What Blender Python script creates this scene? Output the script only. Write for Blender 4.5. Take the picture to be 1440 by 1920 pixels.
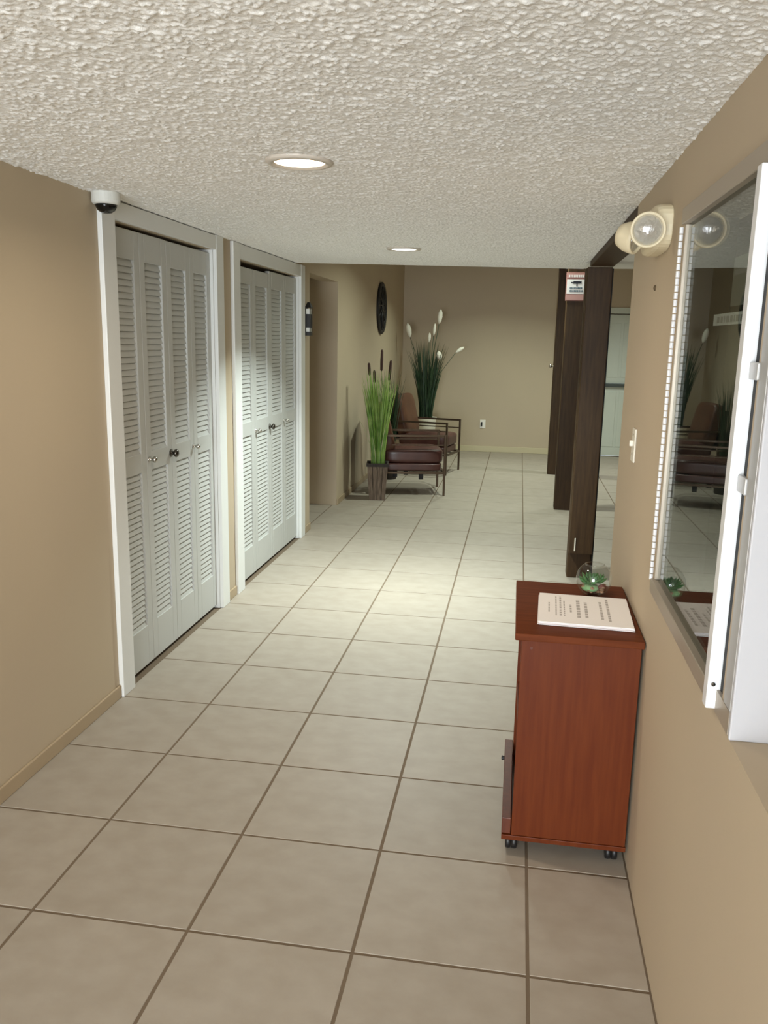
import bpy, math, random
import numpy as np
from mathutils import Matrix, Vector, Euler

S = bpy.context.scene
C = S.collection
for o in list(bpy.data.objects):
    bpy.data.objects.remove(o)
rnd = random.Random(11)

# ------------------------------------------------------------------ camera
cam_d = bpy.data.cameras.new('camera')
cam = bpy.data.objects.new('camera', cam_d)
C.objects.link(cam)
cam_d.sensor_fit = 'VERTICAL'
cam_d.sensor_height = 24.0
cam_d.lens = 24.0 * 1560.0 / 1920.0
cam_d.clip_start = 0.02
PITCH, YAW, ROLL = 0.20523, -0.15596, 0.01991
_cy, _sy = math.cos(YAW), math.sin(YAW)
_f = Vector((_sy * math.cos(PITCH), _cy * math.cos(PITCH), -math.sin(PITCH)))
_x = Vector((_cy, -_sy, 0))
_u = _x.cross(_f)
_x2 = math.cos(ROLL) * _x + math.sin(ROLL) * _u
_u2 = -math.sin(ROLL) * _x + math.cos(ROLL) * _u
_m = Matrix((_x2, _u2, -_f)).transposed().to_4x4()
_m.translation = Vector((0.357, -1.8794, 1.5873))
cam.matrix_world = _m
S.camera = cam

# ------------------------------------------------------------------ world, daylight, exposure
S.view_settings.view_transform = 'Standard'
S.view_settings.look = 'None'
S.view_settings.gamma = 1.0
S.view_settings.use_curve_mapping = False
S.view_settings.exposure = 0.66
W = bpy.data.worlds.new('sky')
S.world = W
W.use_nodes = True
W.node_tree.nodes['Background'].inputs[0].default_value = (0.80, 0.90, 1.0, 1)
W.node_tree.nodes['Background'].inputs[1].default_value = 1.5


def area(name, loc, rot, sx, sy, energy, col, shape='RECTANGLE', spread=180):
    d = bpy.data.lights.new(name, 'AREA')
    d.shape = shape
    d.size = sx
    if shape in ('RECTANGLE', 'ELLIPSE'):
        d.size_y = sy
    d.energy = energy
    d.color = col
    d.spread = math.radians(spread)
    o = bpy.data.objects.new(name, d)
    o.location = loc
    o.rotation_euler = rot
    C.objects.link(o)
    return o


# daylight coming in through the glazed entrance behind the photographer
area('entrance_daylight', (-0.27, -5.45, 1.05), (math.radians(90), 0, 0), 1.8, 2.05, 255, (0.85, 0.94, 1.0))

# ------------------------------------------------------------------ materials
def lin(r, g, b):
    def f(c):
        c /= 255.0
        return c / 12.92 if c <= 0.04045 else ((c + 0.055) / 1.055) ** 2.4
    return (f(r), f(g), f(b), 1)


def mat(name, col, rough=0.6, metal=0.0, bump=None, vary=None, noise=None, spec=0.5, emit=None, coords='Object'):
    """bump=(scale,strength,dist); vary=object-random value range; noise=(scale,colour2,(sx,sy,sz),detail)"""
    m = bpy.data.materials.new(name)
    m.use_nodes = True
    nt = m.node_tree
    N, L = nt.nodes, nt.links
    b = N['Principled BSDF']
    b.inputs['Base Color'].default_value = col
    b.inputs['Roughness'].default_value = rough
    b.inputs['Metallic'].default_value = metal
    b.inputs['Specular IOR Level'].default_value = spec
    tc = N.new('ShaderNodeTexCoord')
    colsock = None
    if noise:
        mp = N.new('ShaderNodeMapping')
        mp.inputs['Scale'].default_value = noise[2]
        L.new(tc.outputs[coords], mp.inputs[0])
        t = N.new('ShaderNodeTexNoise')
        t.inputs['Scale'].default_value = noise[0]
        t.inputs['Detail'].default_value = noise[3]
        if vary:
            oi = N.new('ShaderNodeObjectInfo')
            ad = N.new('ShaderNodeVectorMath'); ad.operation = 'ADD'
            sc = N.new('ShaderNodeVectorMath'); sc.operation = 'SCALE'
            cx = N.new('ShaderNodeCombineXYZ')
            L.new(oi.outputs['Random'], cx.inputs[0]); L.new(oi.outputs['Random'], cx.inputs[1])
            L.new(cx.outputs[0], sc.inputs[0]); sc.inputs['Scale'].default_value = 37.0
            L.new(mp.outputs[0], ad.inputs[0]); L.new(sc.outputs[0], ad.inputs[1])
            L.new(ad.outputs[0], t.inputs['Vector'])
        else:
            L.new(mp.outputs[0], t.inputs['Vector'])
        r = N.new('ShaderNodeValToRGB')
        r.color_ramp.elements[0].position = 0.34
        r.color_ramp.elements[1].position = 0.66
        r.color_ramp.elements[0].color = col
        r.color_ramp.elements[1].color = noise[1]
        L.new(t.outputs['Fac'], r.inputs[0])
        colsock = r.outputs[0]
    if vary:
        oi2 = N.new('ShaderNodeObjectInfo')
        mr = N.new('ShaderNodeMapRange')
        mr.inputs['To Min'].default_value = vary[0]
        mr.inputs['To Max'].default_value = vary[1]
        L.new(oi2.outputs['Random'], mr.inputs['Value'])
        hv = N.new('ShaderNodeHueSaturation')
        L.new(mr.outputs[0], hv.inputs['Value'])
        if colsock:
            L.new(colsock, hv.inputs['Color'])
        else:
            hv.inputs['Color'].default_value = col
        colsock = hv.outputs[0]
    if colsock:
        L.new(colsock, b.inputs['Base Color'])
    if bump:
        t2 = N.new('ShaderNodeTexNoise')
        t2.inputs['Scale'].default_value = bump[0]
        t2.inputs['Detail'].default_value = 3
        L.new(tc.outputs[coords], t2.inputs['Vector'])
        bp = N.new('ShaderNodeBump')
        bp.inputs['Strength'].default_value = bump[1]
        bp.inputs['Distance'].default_value = bump[2]
        L.new(t2.outputs['Fac'], bp.inputs['Height'])
        L.new(bp.outputs[0], b.inputs['Normal'])
    if emit:
        b.inputs['Emission Color'].default_value = emit[0]
        b.inputs['Emission Strength'].default_value = emit[1]
    return m


def glass_mat(name, tint=(1, 1, 1, 1), ior=1.5, rough=0.0):
    m = bpy.data.materials.new(name)
    m.use_nodes = True
    nt = m.node_tree
    N, L = nt.nodes, nt.links
    N.remove(N['Principled BSDF'])
    out = N['Material Output']
    tr = N.new('ShaderNodeBsdfTransparent'); tr.inputs[0].default_value = tint
    gl = N.new('ShaderNodeBsdfGlossy'); gl.inputs['Roughness'].default_value = rough
    f0 = ((ior - 1) / (ior + 1)) ** 2
    lw = N.new('ShaderNodeLayerWeight'); lw.inputs['Blend'].default_value = 0.5
    pw = N.new('ShaderNodeMath'); pw.operation = 'POWER'; pw.inputs[1].default_value = 5.0
    fr = N.new('ShaderNodeMath'); fr.operation = 'MULTIPLY_ADD'; fr.inputs[1].default_value = 1 - f0; fr.inputs[2].default_value = f0
    L.new(lw.outputs['Facing'], pw.inputs[0]); L.new(pw.outputs[0], fr.inputs[0])
    mx = N.new('ShaderNodeMixShader')
    L.new(fr.outputs[0], mx.inputs[0]); L.new(tr.outputs[0], mx.inputs[1]); L.new(gl.outputs[0], mx.inputs[2])
    L.new(mx.outputs[0], out.inputs['Surface'])
    return m


M = {}
M['wall'] = mat('tan wall paint', lin(191, 174, 148), 0.72, bump=(60, 0.08, 0.002), noise=(1.1, lin(187, 170, 146), (1, 1, 1), 2))
M['ceiling'] = mat('white textured ceiling', lin(240, 238, 234), 0.9, bump=(260, 0.4, 0.003))
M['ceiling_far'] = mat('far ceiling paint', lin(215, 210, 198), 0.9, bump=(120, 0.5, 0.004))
M['tile'] = mat('beige ceramic floor tile', lin(166, 156, 143), 0.5, vary=(0.965, 1.03), noise=(10, lin(158, 147, 133), (1, 1.3, 1), 6), bump=(30, 0.03, 0.002))
M['grout'] = mat('brown grout', lin(112, 96, 78), 0.9, bump=(300, 0.3, 0.002))
M['white'] = mat('white painted wood', lin(226, 226, 223), 0.42)
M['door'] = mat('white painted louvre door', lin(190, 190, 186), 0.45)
M['closet'] = mat('closet interior', lin(120, 110, 95), 0.9)
M['base'] = mat('tan baseboard paint', lin(172, 152, 124), 0.5)
M['base_far'] = mat('cream baseboard paint', lin(196, 184, 150), 0.5)
M['darkwood'] = mat('dark stained post wood', lin(72, 52, 30), 0.55, noise=(7, lin(56, 39, 22), (9, 9, 0.7), 6), bump=(60, 0.12, 0.002), spec=0.25)
M['blackgap'] = mat('black rubber', lin(14, 13, 13), 0.7)
M['cabinet'] = mat('reddish brown laminate', lin(102, 47, 19), 0.42, noise=(5, lin(92, 39, 15), (14, 14, 0.9), 5), spec=0.18)
M['cabtop'] = mat('brown laminate top', lin(108, 54, 27), 0.55, noise=(5, lin(94, 45, 21), (1.2, 14, 14), 5), spec=0.1)
M['cabdark'] = mat('dark brown laminate', lin(96, 44, 22), 0.45, noise=(5, lin(82, 36, 18), (14, 14, 0.9), 5))
M['caster'] = mat('black caster plastic', lin(26, 24, 24), 0.45)
M['chrome'] = mat('satin nickel', lin(188, 184, 176), 0.28, 1.0)
M['steel'] = mat('dark lock metal', lin(90, 86, 80), 0.3, 1.0)
M['alu'] = mat('taupe aluminium frame', lin(172, 160, 144), 0.42, 0.35)
M['stile'] = mat('pale aluminium stile', lin(232, 232, 234), 0.35, 0.1)
M['jambgrey'] = mat('grey aluminium jamb', lin(176, 174, 172), 0.4, 0.3)
M['whitepanel'] = mat('white laminate panel', lin(184, 182, 185), 0.45)
M['felt'] = mat('dark display board', lin(52, 50, 44), 0.95)
M['paper'] = mat('white paper', lin(250, 245, 244), 0.8)
M['paperedge'] = mat('paper block edges', lin(240, 232, 230), 0.8)
M['noticegrey'] = mat('grey paper', lin(150, 146, 138), 0.8)
M['ink'] = mat('grey print', lin(186, 179, 176), 0.8)
M['inkdark'] = mat('dark print', lin(40, 40, 50), 0.8)
M['inkblue'] = mat('blue grey print', lin(96, 112, 124), 0.8)
M['pinkband'] = mat('faded red band', lin(196, 150, 144), 0.7)
M['redframe'] = mat('faded red sign border', lin(168, 118, 110), 0.7)
M['leather'] = mat('maroon brown leather', lin(84, 50, 44), 0.33, bump=(180, 0.12, 0.002), noise=(6, lin(70, 40, 36), (1, 1, 1), 3))
M['leatherb'] = mat('cognac brown leather', lin(92, 56, 36), 0.42, bump=(180, 0.12, 0.002), noise=(6, lin(74, 43, 28), (1, 1, 1), 3))
M['bronze'] = mat('dark bronze tube', lin(92, 76, 62), 0.32, 0.75)
M['strap'] = mat('black strap', lin(30, 26, 24), 0.7)
M['green'] = mat('bright green grass blade', lin(150, 176, 92), 0.5, noise=(9, lin(96, 136, 48), (1, 1, 1), 2))
M['greenpale'] = mat('pale straw blade', lin(186, 188, 146), 0.55)
M['greendark'] = mat('dark green grass blade', lin(46, 70, 42), 0.5, noise=(9, lin(28, 48, 28), (1, 1, 1), 2))
M['cattail'] = mat('brown cattail', lin(56, 34, 26), 0.9, bump=(400, 0.4, 0.002))
M['plume'] = mat('white feathery plume', lin(236, 230, 214), 0.95, bump=(220, 0.6, 0.006))
M['potwood'] = mat('weathered grey brown wood', lin(126, 108, 90), 0.7, noise=(8, lin(88, 72, 58), (10, 10, 1), 4))
M['potdark'] = mat('dark wood rim', lin(52, 42, 35), 0.7, noise=(8, lin(38, 30, 25), (10, 10, 1), 4))
M['soil'] = mat('dark soil', lin(40, 32, 26), 0.95, bump=(90, 0.8, 0.01))
M['whitepot'] = mat('white ceramic', lin(228, 222, 206), 0.3)
M['black'] = mat('matte black metal', lin(22, 19, 18), 0.5)
M['blackshine'] = mat('smoked dome', lin(8, 8, 9), 0.08)
M['camwhite'] = mat('white camera plastic', lin(216, 216, 210), 0.4)
M['cream'] = mat('cream plastic', lin(226, 212, 180), 0.42)
M['plastic'] = mat('white switch plastic', lin(232, 226, 212), 0.35)
M['reflector'] = mat('lamp reflector', lin(225, 225, 228), 0.32, 1.0, bump=(70, 0.6, 0.01))
M['exitdoor'] = mat('pale grey green door paint', lin(206, 212, 200), 0.5)
M['bar'] = mat('dark steel push bar', lin(86, 92, 88), 0.4, 0.6)
M['trimring'] = mat('white light trim', lin(206, 196, 184), 0.4)
M['lens_warm'] = mat('warm lamp lens', lin(255, 240, 215), 0.5, emit=((1.0, 0.80, 0.55, 1), 3.2))
M['lens_cool'] = mat('cool lamp lens', lin(250, 255, 250), 0.5, emit=((0.97, 1.0, 0.95, 1), 4.0))
M['glass'] = glass_mat('clear glass')
M['caseglass'] = glass_mat('display glass', (0.80, 0.84, 0.82, 1), 1.55)
M['bowlglass'] = glass_mat('terrarium glass', (0.97, 0.98, 0.97, 1), 1.85)
M['milk'] = mat('frosted lantern glass', lin(235, 235, 228), 0.5)
M['succulent'] = mat('succulent green', lin(62, 118, 60), 0.5, noise=(30, lin(40, 90, 44), (1, 1, 1), 2))
M['pebble'] = mat('brown pebble', lin(150, 118, 92), 0.7, vary=(0.6, 1.2))
M['redpebble'] = mat('dark red stone', lin(96, 40, 34), 0.6)
M['moss'] = mat('pale moss', lin(128, 170, 120), 0.9, bump=(200, 0.6, 0.004))
M['hole'] = mat('anchor hole', lin(86, 72, 52), 0.9)
M['pave'] = mat('outside paving', lin(150, 148, 142), 0.9, noise=(3, lin(135, 133, 128), (1, 1, 1), 4))


# ------------------------------------------------------------------ mesh helpers
class MB:
    def __init__(s):
        s.v, s.f = [], []

    def quad(s, *p):
        n = len(s.v)
        s.v += [tuple(a) for a in p]
        s.f.append(tuple(range(n, n + len(p))))
        return s

    def box(s, x0, x1, y0, y1, z0, z1):
        n = len(s.v)
        s.v += [(x0, y0, z0), (x1, y0, z0), (x1, y1, z0), (x0, y1, z0), (x0, y0, z1), (x1, y0, z1), (x1, y1, z1), (x0, y1, z1)]
        s.f += [tuple(n + i for i in q) for q in ((0, 3, 2, 1), (4, 5, 6, 7), (0, 1, 5, 4), (1, 2, 6, 5), (2, 3, 7, 6), (3, 0, 4, 7))]
        return s

    def hexa(s, lo, hi):
        """frustum: lo and hi are four corner points each (ccw from above)"""
        n = len(s.v)
        s.v += [tuple(a) for a in lo] + [tuple(a) for a in hi]
        s.f += [tuple(n + i for i in q) for q in ((0, 3, 2, 1), (4, 5, 6, 7), (0, 1, 5, 4), (1, 2, 6, 5), (2, 3, 7, 6), (3, 0, 4, 7))]
        return s

    def lathe(s, prof, n=24, c=(0, 0, 0), axis='z'):
        base = len(s.v)
        for r, h in prof:
            for i in range(n):
                a = 2 * math.pi * i / n
                p = (r * math.cos(a), r * math.sin(a), h)
                if axis == 'x':
                    p = (p[2], p[0], p[1])
                elif axis == 'y':
                    p = (p[1], p[2], p[0])
                s.v.append((p[0] + c[0], p[1] + c[1], p[2] + c[2]))
        for k in range(len(prof) - 1):
            for i in range(n):
                a, b = base + k * n + i, base + k * n + (i + 1) % n
                s.f.append((a, b, b + n, a + n))
        s.f.append(tuple(base + i for i in range(n))[::-1])
        e = base + (len(prof) - 1) * n
        s.f.append(tuple(e + i for i in range(n)))
        return s

    def tube(s, pts, r, n=8, cap=True):
        pts = [Vector(p) for p in pts]
        rr = r if isinstance(r, (list, tuple)) else [r] * len(pts)
        base = len(s.v)
        for k, p in enumerate(pts):
            d = (pts[min(k + 1, len(pts) - 1)] - pts[max(k - 1, 0)]).normalized()
            a = d.orthogonal().normalized() if abs(d.z) > 0.95 else d.cross(Vector((0, 0, 1))).normalized()
            if abs(d.z) > 0.95:
                a = Vector((1, 0, 0)) - d * d.x
                a.normalize()
            b = d.cross(a)
            for i in range(n):
                t = 2 * math.pi * i / n
                s.v.append(tuple(p + rr[k] * (math.cos(t) * a + math.sin(t) * b)))
        for k in range(len(pts) - 1):
            for i in range(n):
                a, b = base + k * n + i, base + k * n + (i + 1) % n
                s.f.append((a, b, b + n, a + n))
        if cap:
            s.f.append(tuple(base + i for i in range(n))[::-1])
            e = base + (len(pts) - 1) * n
            s.f.append(tuple(e + i for i in range(n)))
        return s

    def mesh(s, name):
        me = bpy.data.meshes.new(name)
        me.from_pydata(s.v, [], s.f)
        me.update()
        return me

    def build(s, name, m, parent=None, smooth=False, bevel=0.0, seg=2, loc=None, rot=None):
        me = s.mesh(name)
        return link(name, me, m, parent, smooth, bevel, seg, loc, rot)


def link(name, me, m, parent=None, smooth=False, bevel=0.0, seg=2, loc=None, rot=None):
    o = bpy.data.objects.new(name, me)
    C.objects.link(o)
    if m and not me.materials:
        me.materials.append(M[m])
    if smooth:
        for p in me.polygons:
            p.use_smooth = True
    if bevel:
        b = o.modifiers.new('bevel', 'BEVEL')
        b.width = bevel
        b.segments = seg
        b.limit_method = 'ANGLE'
        b.angle_limit = math.radians(40)
    if parent:
        o.parent = parent
    if loc:
        o.location = loc
    if rot:
        o.rotation_euler = rot
    return o


def tag(o, label, cat, group=None):
    o['label'] = label
    o['category'] = cat
    if group:
        o['group'] = group
    return o


def thing(name, label, cat, loc=(0, 0, 0), rz=0.0, group=None):
    o = bpy.data.objects.new(name, None)
    o.empty_display_size = 0.05
    C.objects.link(o)
    o.location = loc
    o.rotation_euler = (0, 0, rz)
    return tag(o, label, cat, group)


def struct(o, label=None):
    o['kind'] = 'structure'
    if label:
        o['label'] = label
    return o


def sempty(name, label=None, loc=(0, 0, 0)):
    o = bpy.data.objects.new(name, None)
    o.empty_display_size = 0.05
    o.location = loc
    C.objects.link(o)
    return struct(o, label)


def grid_wall(mb, x0, x1, y0, y1, z0, z1, holes, axis='x'):
    """slab pierced by rectangular holes given as (a0,a1,z0,z1); axis = thin axis"""
    a_lo, a_hi = (y0, y1) if axis == 'x' else (x0, x1)
    ac = sorted(set([a_lo, a_hi] + [h for q in holes for h in q[:2]]))
    zc = sorted(set([z0, z1] + [h for q in holes for h in q[2:]]))
    for i in range(len(ac) - 1):
        # merge vertically where possible
        k = 0
        while k < len(zc) - 1:
            am = 0.5 * (ac[i] + ac[i + 1])
            solid = lambda kk: not any(h[0] < am < h[1] and h[2] < 0.5 * (zc[kk] + zc[kk + 1]) < h[3] for h in holes)
            if not solid(k):
                k += 1
                continue
            e = k
            while e + 1 < len(zc) - 1 and solid(e + 1):
                e += 1
            if axis == 'x':
                mb.box(x0, x1, ac[i], ac[i + 1], zc[k], zc[e + 1])
            else:
                mb.box(ac[i], ac[i + 1], y0, y1, zc[k], zc[e + 1])
            k = e + 1
    return mb


# ------------------------------------------------------------------ dimensions
XL, XR = -1.33, 0.762          # hall walls
YN, YB = -5.2, 10.3            # entrance wall, far wall
T = 0.4572                     # floor tile module
SOFF = 4.32                    # where the low ceiling ends
HF = 2.78                      # high ceiling
WE = 1.49                      # end of the right wall
XRR = 3.4                      # far side of the space on the right


def zc(x):                     # low ceiling dips slightly to the right
    return 2.111 - 0.0155 * (x + 0.285) / 1.046


# ------------------------------------------------------------------ floor
floor = struct(MB().box(-3.1, XRR + 0.1, YN - 0.1, YB + 0.1, -0.05, -0.0016).build('floor', 'grout'), 'beige square tile floor with brown grout lines')
G = 0.0046
full = MB()
h = T / 2 - G


def tile_mesh(w, d):
    mb = MB()
    b = 0.0012
    lo = [(-w, -d, -0.005), (w, -d, -0.005), (w, d, -0.005), (-w, d, -0.005)]
    mid = [(-w, -d, -0.0010), (w, -d, -0.0010), (w, d, -0.0010), (-w, d, -0.0010)]
    hi = [(-w + b, -d + b, 0), (w - b, -d + b, 0), (w - b, d - b, 0), (-w + b, d - b, 0)]
    mb.v = lo + mid + hi
    mb.f = [(8, 9, 10, 11)]
    for i in range(4):
        j = (i + 1) % 4
        mb.f += [(i, j, 4 + j, 4 + i), (4 + i, 4 + j, 8 + j, 8 + i)]
    me = mb.mesh('tile')
    me.materials.append(M['tile'])
    return me


tile_cache = {}


def put_tile(x0, x1, y0, y1):
    w, d = round((x1 - x0) / 2 - G, 4), round((y1 - y0) / 2 - G, 4)
    if w < 0.006 or d < 0.006:
        return
    if (w, d) not in tile_cache:
        tile_cache[(w, d)] = tile_mesh(w, d)
    o = bpy.data.objects.new('tile', tile_cache[(w, d)])
    C.objects.link(o)
    o.parent = floor
    o.location = ((x0 + x1) / 2, (y0 + y1) / 2, 0)


far_mb = MB()


def far_tile(x0, x1, y0, y1):
    x0 += G; x1 -= G; y0 += G; y1 -= G
    if x1 - x0 < 0.01 or y1 - y0 < 0.01:
        return
    far_mb.box(x0, x1, y0, y1, -0.005, 0.0)


for j in range(-12, 23):
    y0, y1 = j * T, (j + 1) * T
    y0, y1 = max(y0, YN), min(y1, YB)
    if y1 - y0 < 0.02:
        continue
    for i in range(-7, 8):
        x0, x1 = i * T, (i + 1) * T
        lo = XL if not (4.80 < (y0 + y1) / 2 < 5.86) else -3.0
        hi = XR if y1 <= WE + 0.02 else XRR
        x0, x1 = max(x0, lo), min(x1, hi)
        if x1 - x0 < 0.02:
            continue
        if y1 > -0.6 and x0 > -1.9 and x1 < 1.4:
            put_tile(x0, x1, y0, y1)
        else:
            far_tile(x0, x1, y0, y1)
o = far_mb.build('tile_field', 'tile', floor)
o['kind'] = 'stuff'

# ------------------------------------------------------------------ ceilings
def popcorn(x0, x1, y0, y1, step):
    nx, ny = int((x1 - x0) / step) + 1, int((y1 - y0) / step) + 1
    rs = np.random.RandomState(5)
    a = rs.normal(size=(ny, nx))
    fx = np.fft.fftfreq(nx, step)[None, :]
    fy = np.fft.fftfreq(ny, step)[:, None]
    f2 = fx * fx + fy * fy

    def smooth(a, s):
        b = np.real(np.fft.ifft2(np.fft.fft2(a) * np.exp(-2 * (math.pi * s) ** 2 * f2)))
        return b / b.std()
    g = smooth(a, 0.0025)
    g = np.clip(g, -0.3, 2.4) * 0.0018 + smooth(rs.normal(size=(ny, nx)), 0.02) * 0.0006
    xs = np.linspace(x0, x1, nx)[None, :] + np.zeros((ny, 1))
    ys = np.linspace(y0, y1, ny)[:, None] + np.zeros((1, nx))
    zs = zc(xs) - g
    co = np.stack([xs, ys, zs], -1).reshape(-1, 3).astype(np.float32)
    idx = np.arange(nx * ny).reshape(ny, nx)
    q = np.stack([idx[:-1, :-1], idx[1:, :-1], idx[1:, 1:], idx[:-1, 1:]], -1).reshape(-1, 4).astype(np.int32)
    me = bpy.data.meshes.new('ceiling')
    me.vertices.add(len(co)); me.vertices.foreach_set('co', co.ravel())
    me.loops.add(q.size); me.loops.foreach_set('vertex_index', q.ravel())
    me.polygons.add(len(q))
    me.polygons.foreach_set('loop_start', np.arange(0, q.size, 4, dtype=np.int32))
    me.polygons.foreach_set('loop_total', np.full(len(q), 4, dtype=np.int32))
    me.polygons.foreach_set('use_smooth', np.ones(len(q), dtype=bool))
    me.update(calc_edges=True)
    return me


struct(link('ceiling', popcorn(XL, XR, -0.75, SOFF - 0.02, 0.0037), 'ceiling'), 'low white popcorn ceiling over the hall')
mb = MB()
zl, zr = zc(XL), zc(XR)
mb.hexa([(XL, YN, zl), (XR, YN, zr), (XR, -0.75, zr), (XL, -0.75, zl)], [(XL, YN, zl + .1), (XR, YN, zr + .1), (XR, -0.75, zr + .1), (XL, -0.75, zl + .1)])
mb.box(XL - 0.14, XR + 0.15, -0.75, SOFF, zl + 0.006, HF + 0.1)          # bulkhead body above the low ceiling
mb.hexa([(XL, SOFF - .022, zl - .002), (XR, SOFF - .022, zr - .002), (XR, SOFF, zr - .002), (XL, SOFF, zl - .002)], [(XL, SOFF - .022, zl + .006), (XR, SOFF - .022, zl + .006), (XR, SOFF, zl + .006), (XL, SOFF, zl + .006)])
mb.box(XR + 0.15, XRR, WE, SOFF, zr, HF + 0.1)
mb.box(XR, XR + 0.15, WE, SOFF, zr, zl + 0.02)
struct(mb.build('ceiling', 'ceiling'), 'low ceiling bulkhead')
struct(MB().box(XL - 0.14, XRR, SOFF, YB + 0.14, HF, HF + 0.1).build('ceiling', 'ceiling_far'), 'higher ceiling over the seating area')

# ------------------------------------------------------------------ walls
D1 = (1.475, 2.645, 0.0, 2.045)
D2 = (3.045, 4.46, 0.0, 2.036)
OP = (4.80, 5.86, 0.0, 2.09)
mb = grid_wall(MB(), XL - 0.14, XL, YN, SOFF, 0, zl + 0.01, [D1, D2[:1] + (SOFF,) + D2[2:]])
mb2 = grid_wall(MB(), XL - 0.14, XL, SOFF, YB, 0, HF, [(SOFF,) + D2[1:], OP])
mb.v, mb.f = mb.v + mb2.v, mb.f + [tuple(i + len(mb.v) for i in q) for q in mb2.f]
struct(mb.build('wall_left', 'wall'), 'tan left wall of the hall')
# closets behind the louvred doors
mb = MB()
for d in (D1, D2):
    x0 = XL - 0.75
    mb.box(x0 - 0.05, x0, d[0], d[1], 0, 2.3)
    mb.box(x0, XL - 0.14, d[0] - 0.05, d[0], 0, 2.3)
    mb.box(x0, XL - 0.14, d[1], d[1] + 0.05, 0, 2.3)
    mb.box(x0, XL - 0.14, d[0], d[1], 2.3, 2.35)
struct(mb.build('wall_closet', 'closet'), 'closet walls behind the louvred doors')
# side passage on the left
mb = MB()
mb.box(-3.0, XL - 0.14, OP[1], OP[1] + 0.1, 0, 2.4)
mb.box(-3.0, XL - 0.14, OP[0] - 0.1, OP[0], 0, 2.4)
mb.box(-3.1, -3.0, OP[0] - 0.1, OP[1] + 0.1, 0, 2.4)
mb.box(-3.0, XL - 0.14, OP[0], OP[1], 2.35, 2.45)
struct(mb.build('wall_passage', 'wall'), 'tan walls of the side passage')
# far wall with the exit door opening; added slab behind it blocks leaking light
ED = (1.26, 2.22, 0.0, 1.99)
struct(grid_wall(MB(), XL - 0.14, XRR, YB, YB + 0.14, 0, HF, [ED], 'y').box(ED[0] - 0.1, ED[1] + 0.1, YB + 0.14, YB + 0.2, 0, ED[3] + 0.2).build('wall_back', 'wall'), 'tan wall at the far end')
# right wall with alcove opening and recessed display case
AL = (-1.75, -0.41, 0.895, 2.0)
CS = (-0.345, 0.452, 0.93, 1.905)
mb = grid_wall(MB(), XR, XR + 0.15, YN, WE, 0, zr + 0.02, [AL, CS])
mb.box(XR + 0.15, XRR, WE - 0.15, WE, 0, HF)
mb.box(XRR, XRR + 0.1, WE - 0.15, YB + 0.14, 0, HF)
struct(mb.build('wall_right', 'wall'), 'tan right wall of the hall')
mb = MB()
mb.box(1.16, 1.20, AL[0], AL[1], AL[2] - 0.05, AL[3] + 0.05)
mb.box(XR + 0.15, 1.16, AL[0] - 0.05, AL[0], AL[2], AL[3])
mb.box(XR + 0.15, 1.16, AL[0], AL[1], AL[3], AL[3] + 0.05)
mb.box(XR + 0.15, 1.16, AL[0], AL[1], AL[2] - 0.05, AL[2])
struct(mb.build('wall_alcove', 'wall'), 'alcove lining in the right wall')
struct(MB().box(XR - 0.002, 1.16, AL[1] - 0.012, AL[1], AL[2], AL[3]).build('trim_1', 'whitepanel', bevel=0.003), 'white panel lining the alcove side')
# entrance wall behind the photographer, glazed double door
EN = (-1.2, 0.66, 0.0, 2.05)
struct(grid_wall(MB(), XL - 0.14, XR + 0.15, YN - 0.14, YN, 0, zl + 0.1, [EN], 'y').build('wall_front', 'wall'), 'entrance wall')
d3 = sempty('door_3', 'glazed entrance double door', (0, YN - 0.07, 0))
for a, b in ((EN[0], -0.262), (-0.258, EN[1])):
    mb = MB()
    for q in ((a, a + 0.07, 0, EN[3]), (b - 0.07, b, 0, EN[3]), (a + 0.07, b - 0.07, 0, 0.2), (a + 0.07, b - 0.07, EN[3] - 0.09, EN[3])):
        mb.box(q[0], q[1], -0.025, 0.025, q[2], q[3])
    fr = mb.build('door_leaf', 'alu', d3)
    MB().box(a + 0.07, b - 0.07, -0.004, 0.004, 0.2, EN[3] - 0.09).build('pane', 'glass', fr)
struct(MB().box(-6, 6, -12, YN - 0.14, -0.06, -0.01).build('floor', 'pave'), 'paving outside the entrance')

# baseboards
mb = MB()
for a, b in ((YN, 1.36), (2.765, 2.92), (4.585, 4.80), (5.86, YB)):
    mb.box(XL, XL + 0.012, a, b, 0, 0.058)
struct(mb.build('baseboard_left', 'base', bevel=0.004), 'tan baseboard along the left wall')
struct(MB().box(XL + 0.012, ED[0] - 0.08, YB - 0.014, YB, 0, 0.082).build('baseboard_back', 'base_far', bevel=0.004), 'cream baseboard along the far wall')


# ------------------------------------------------------------------ louvred closet doors
def slat_mesh(w):
    mb = MB()
    t, l = 0.003, 0.0168
    a = math.radians(70)
    ca, sa = math.cos(a), math.sin(a)
    pts = []
    for (u, v) in ((-l, -t), (l, -t), (l, t), (-l, t)):
        # front (hall side, +x) edge low, rear edge high
        pts.append((u * ca - v * sa, -u * sa - v * ca))
    n = 0
    for yy in (-w / 2, w / 2):
        mb.v += [(p[0], yy, p[1]) for p in pts]
    for i in range(4):
        j = (i + 1) % 4
        mb.f.append((i, j, 4 + j, 4 + i))
    mb.f += [(3, 2, 1, 0), (4, 5, 6, 7)]
    me = mb.mesh('slat')
    me.materials.append(M['door'])
    return me


def knob(parent, y, z, x, m, r=0.016):
    k = MB().lathe([(r * 0.95, 0), (r * 0.95, 0.004), (r * 0.42, 0.006), (r * 0.42, 0.016), (r * 0.9, 0.022), (r, 0.030), (r * 0.8, 0.037), (r * 0.2, 0.040)], 16, axis='x')
    return k.build('knob', m, parent, smooth=True, loc=(x, y, z))


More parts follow.
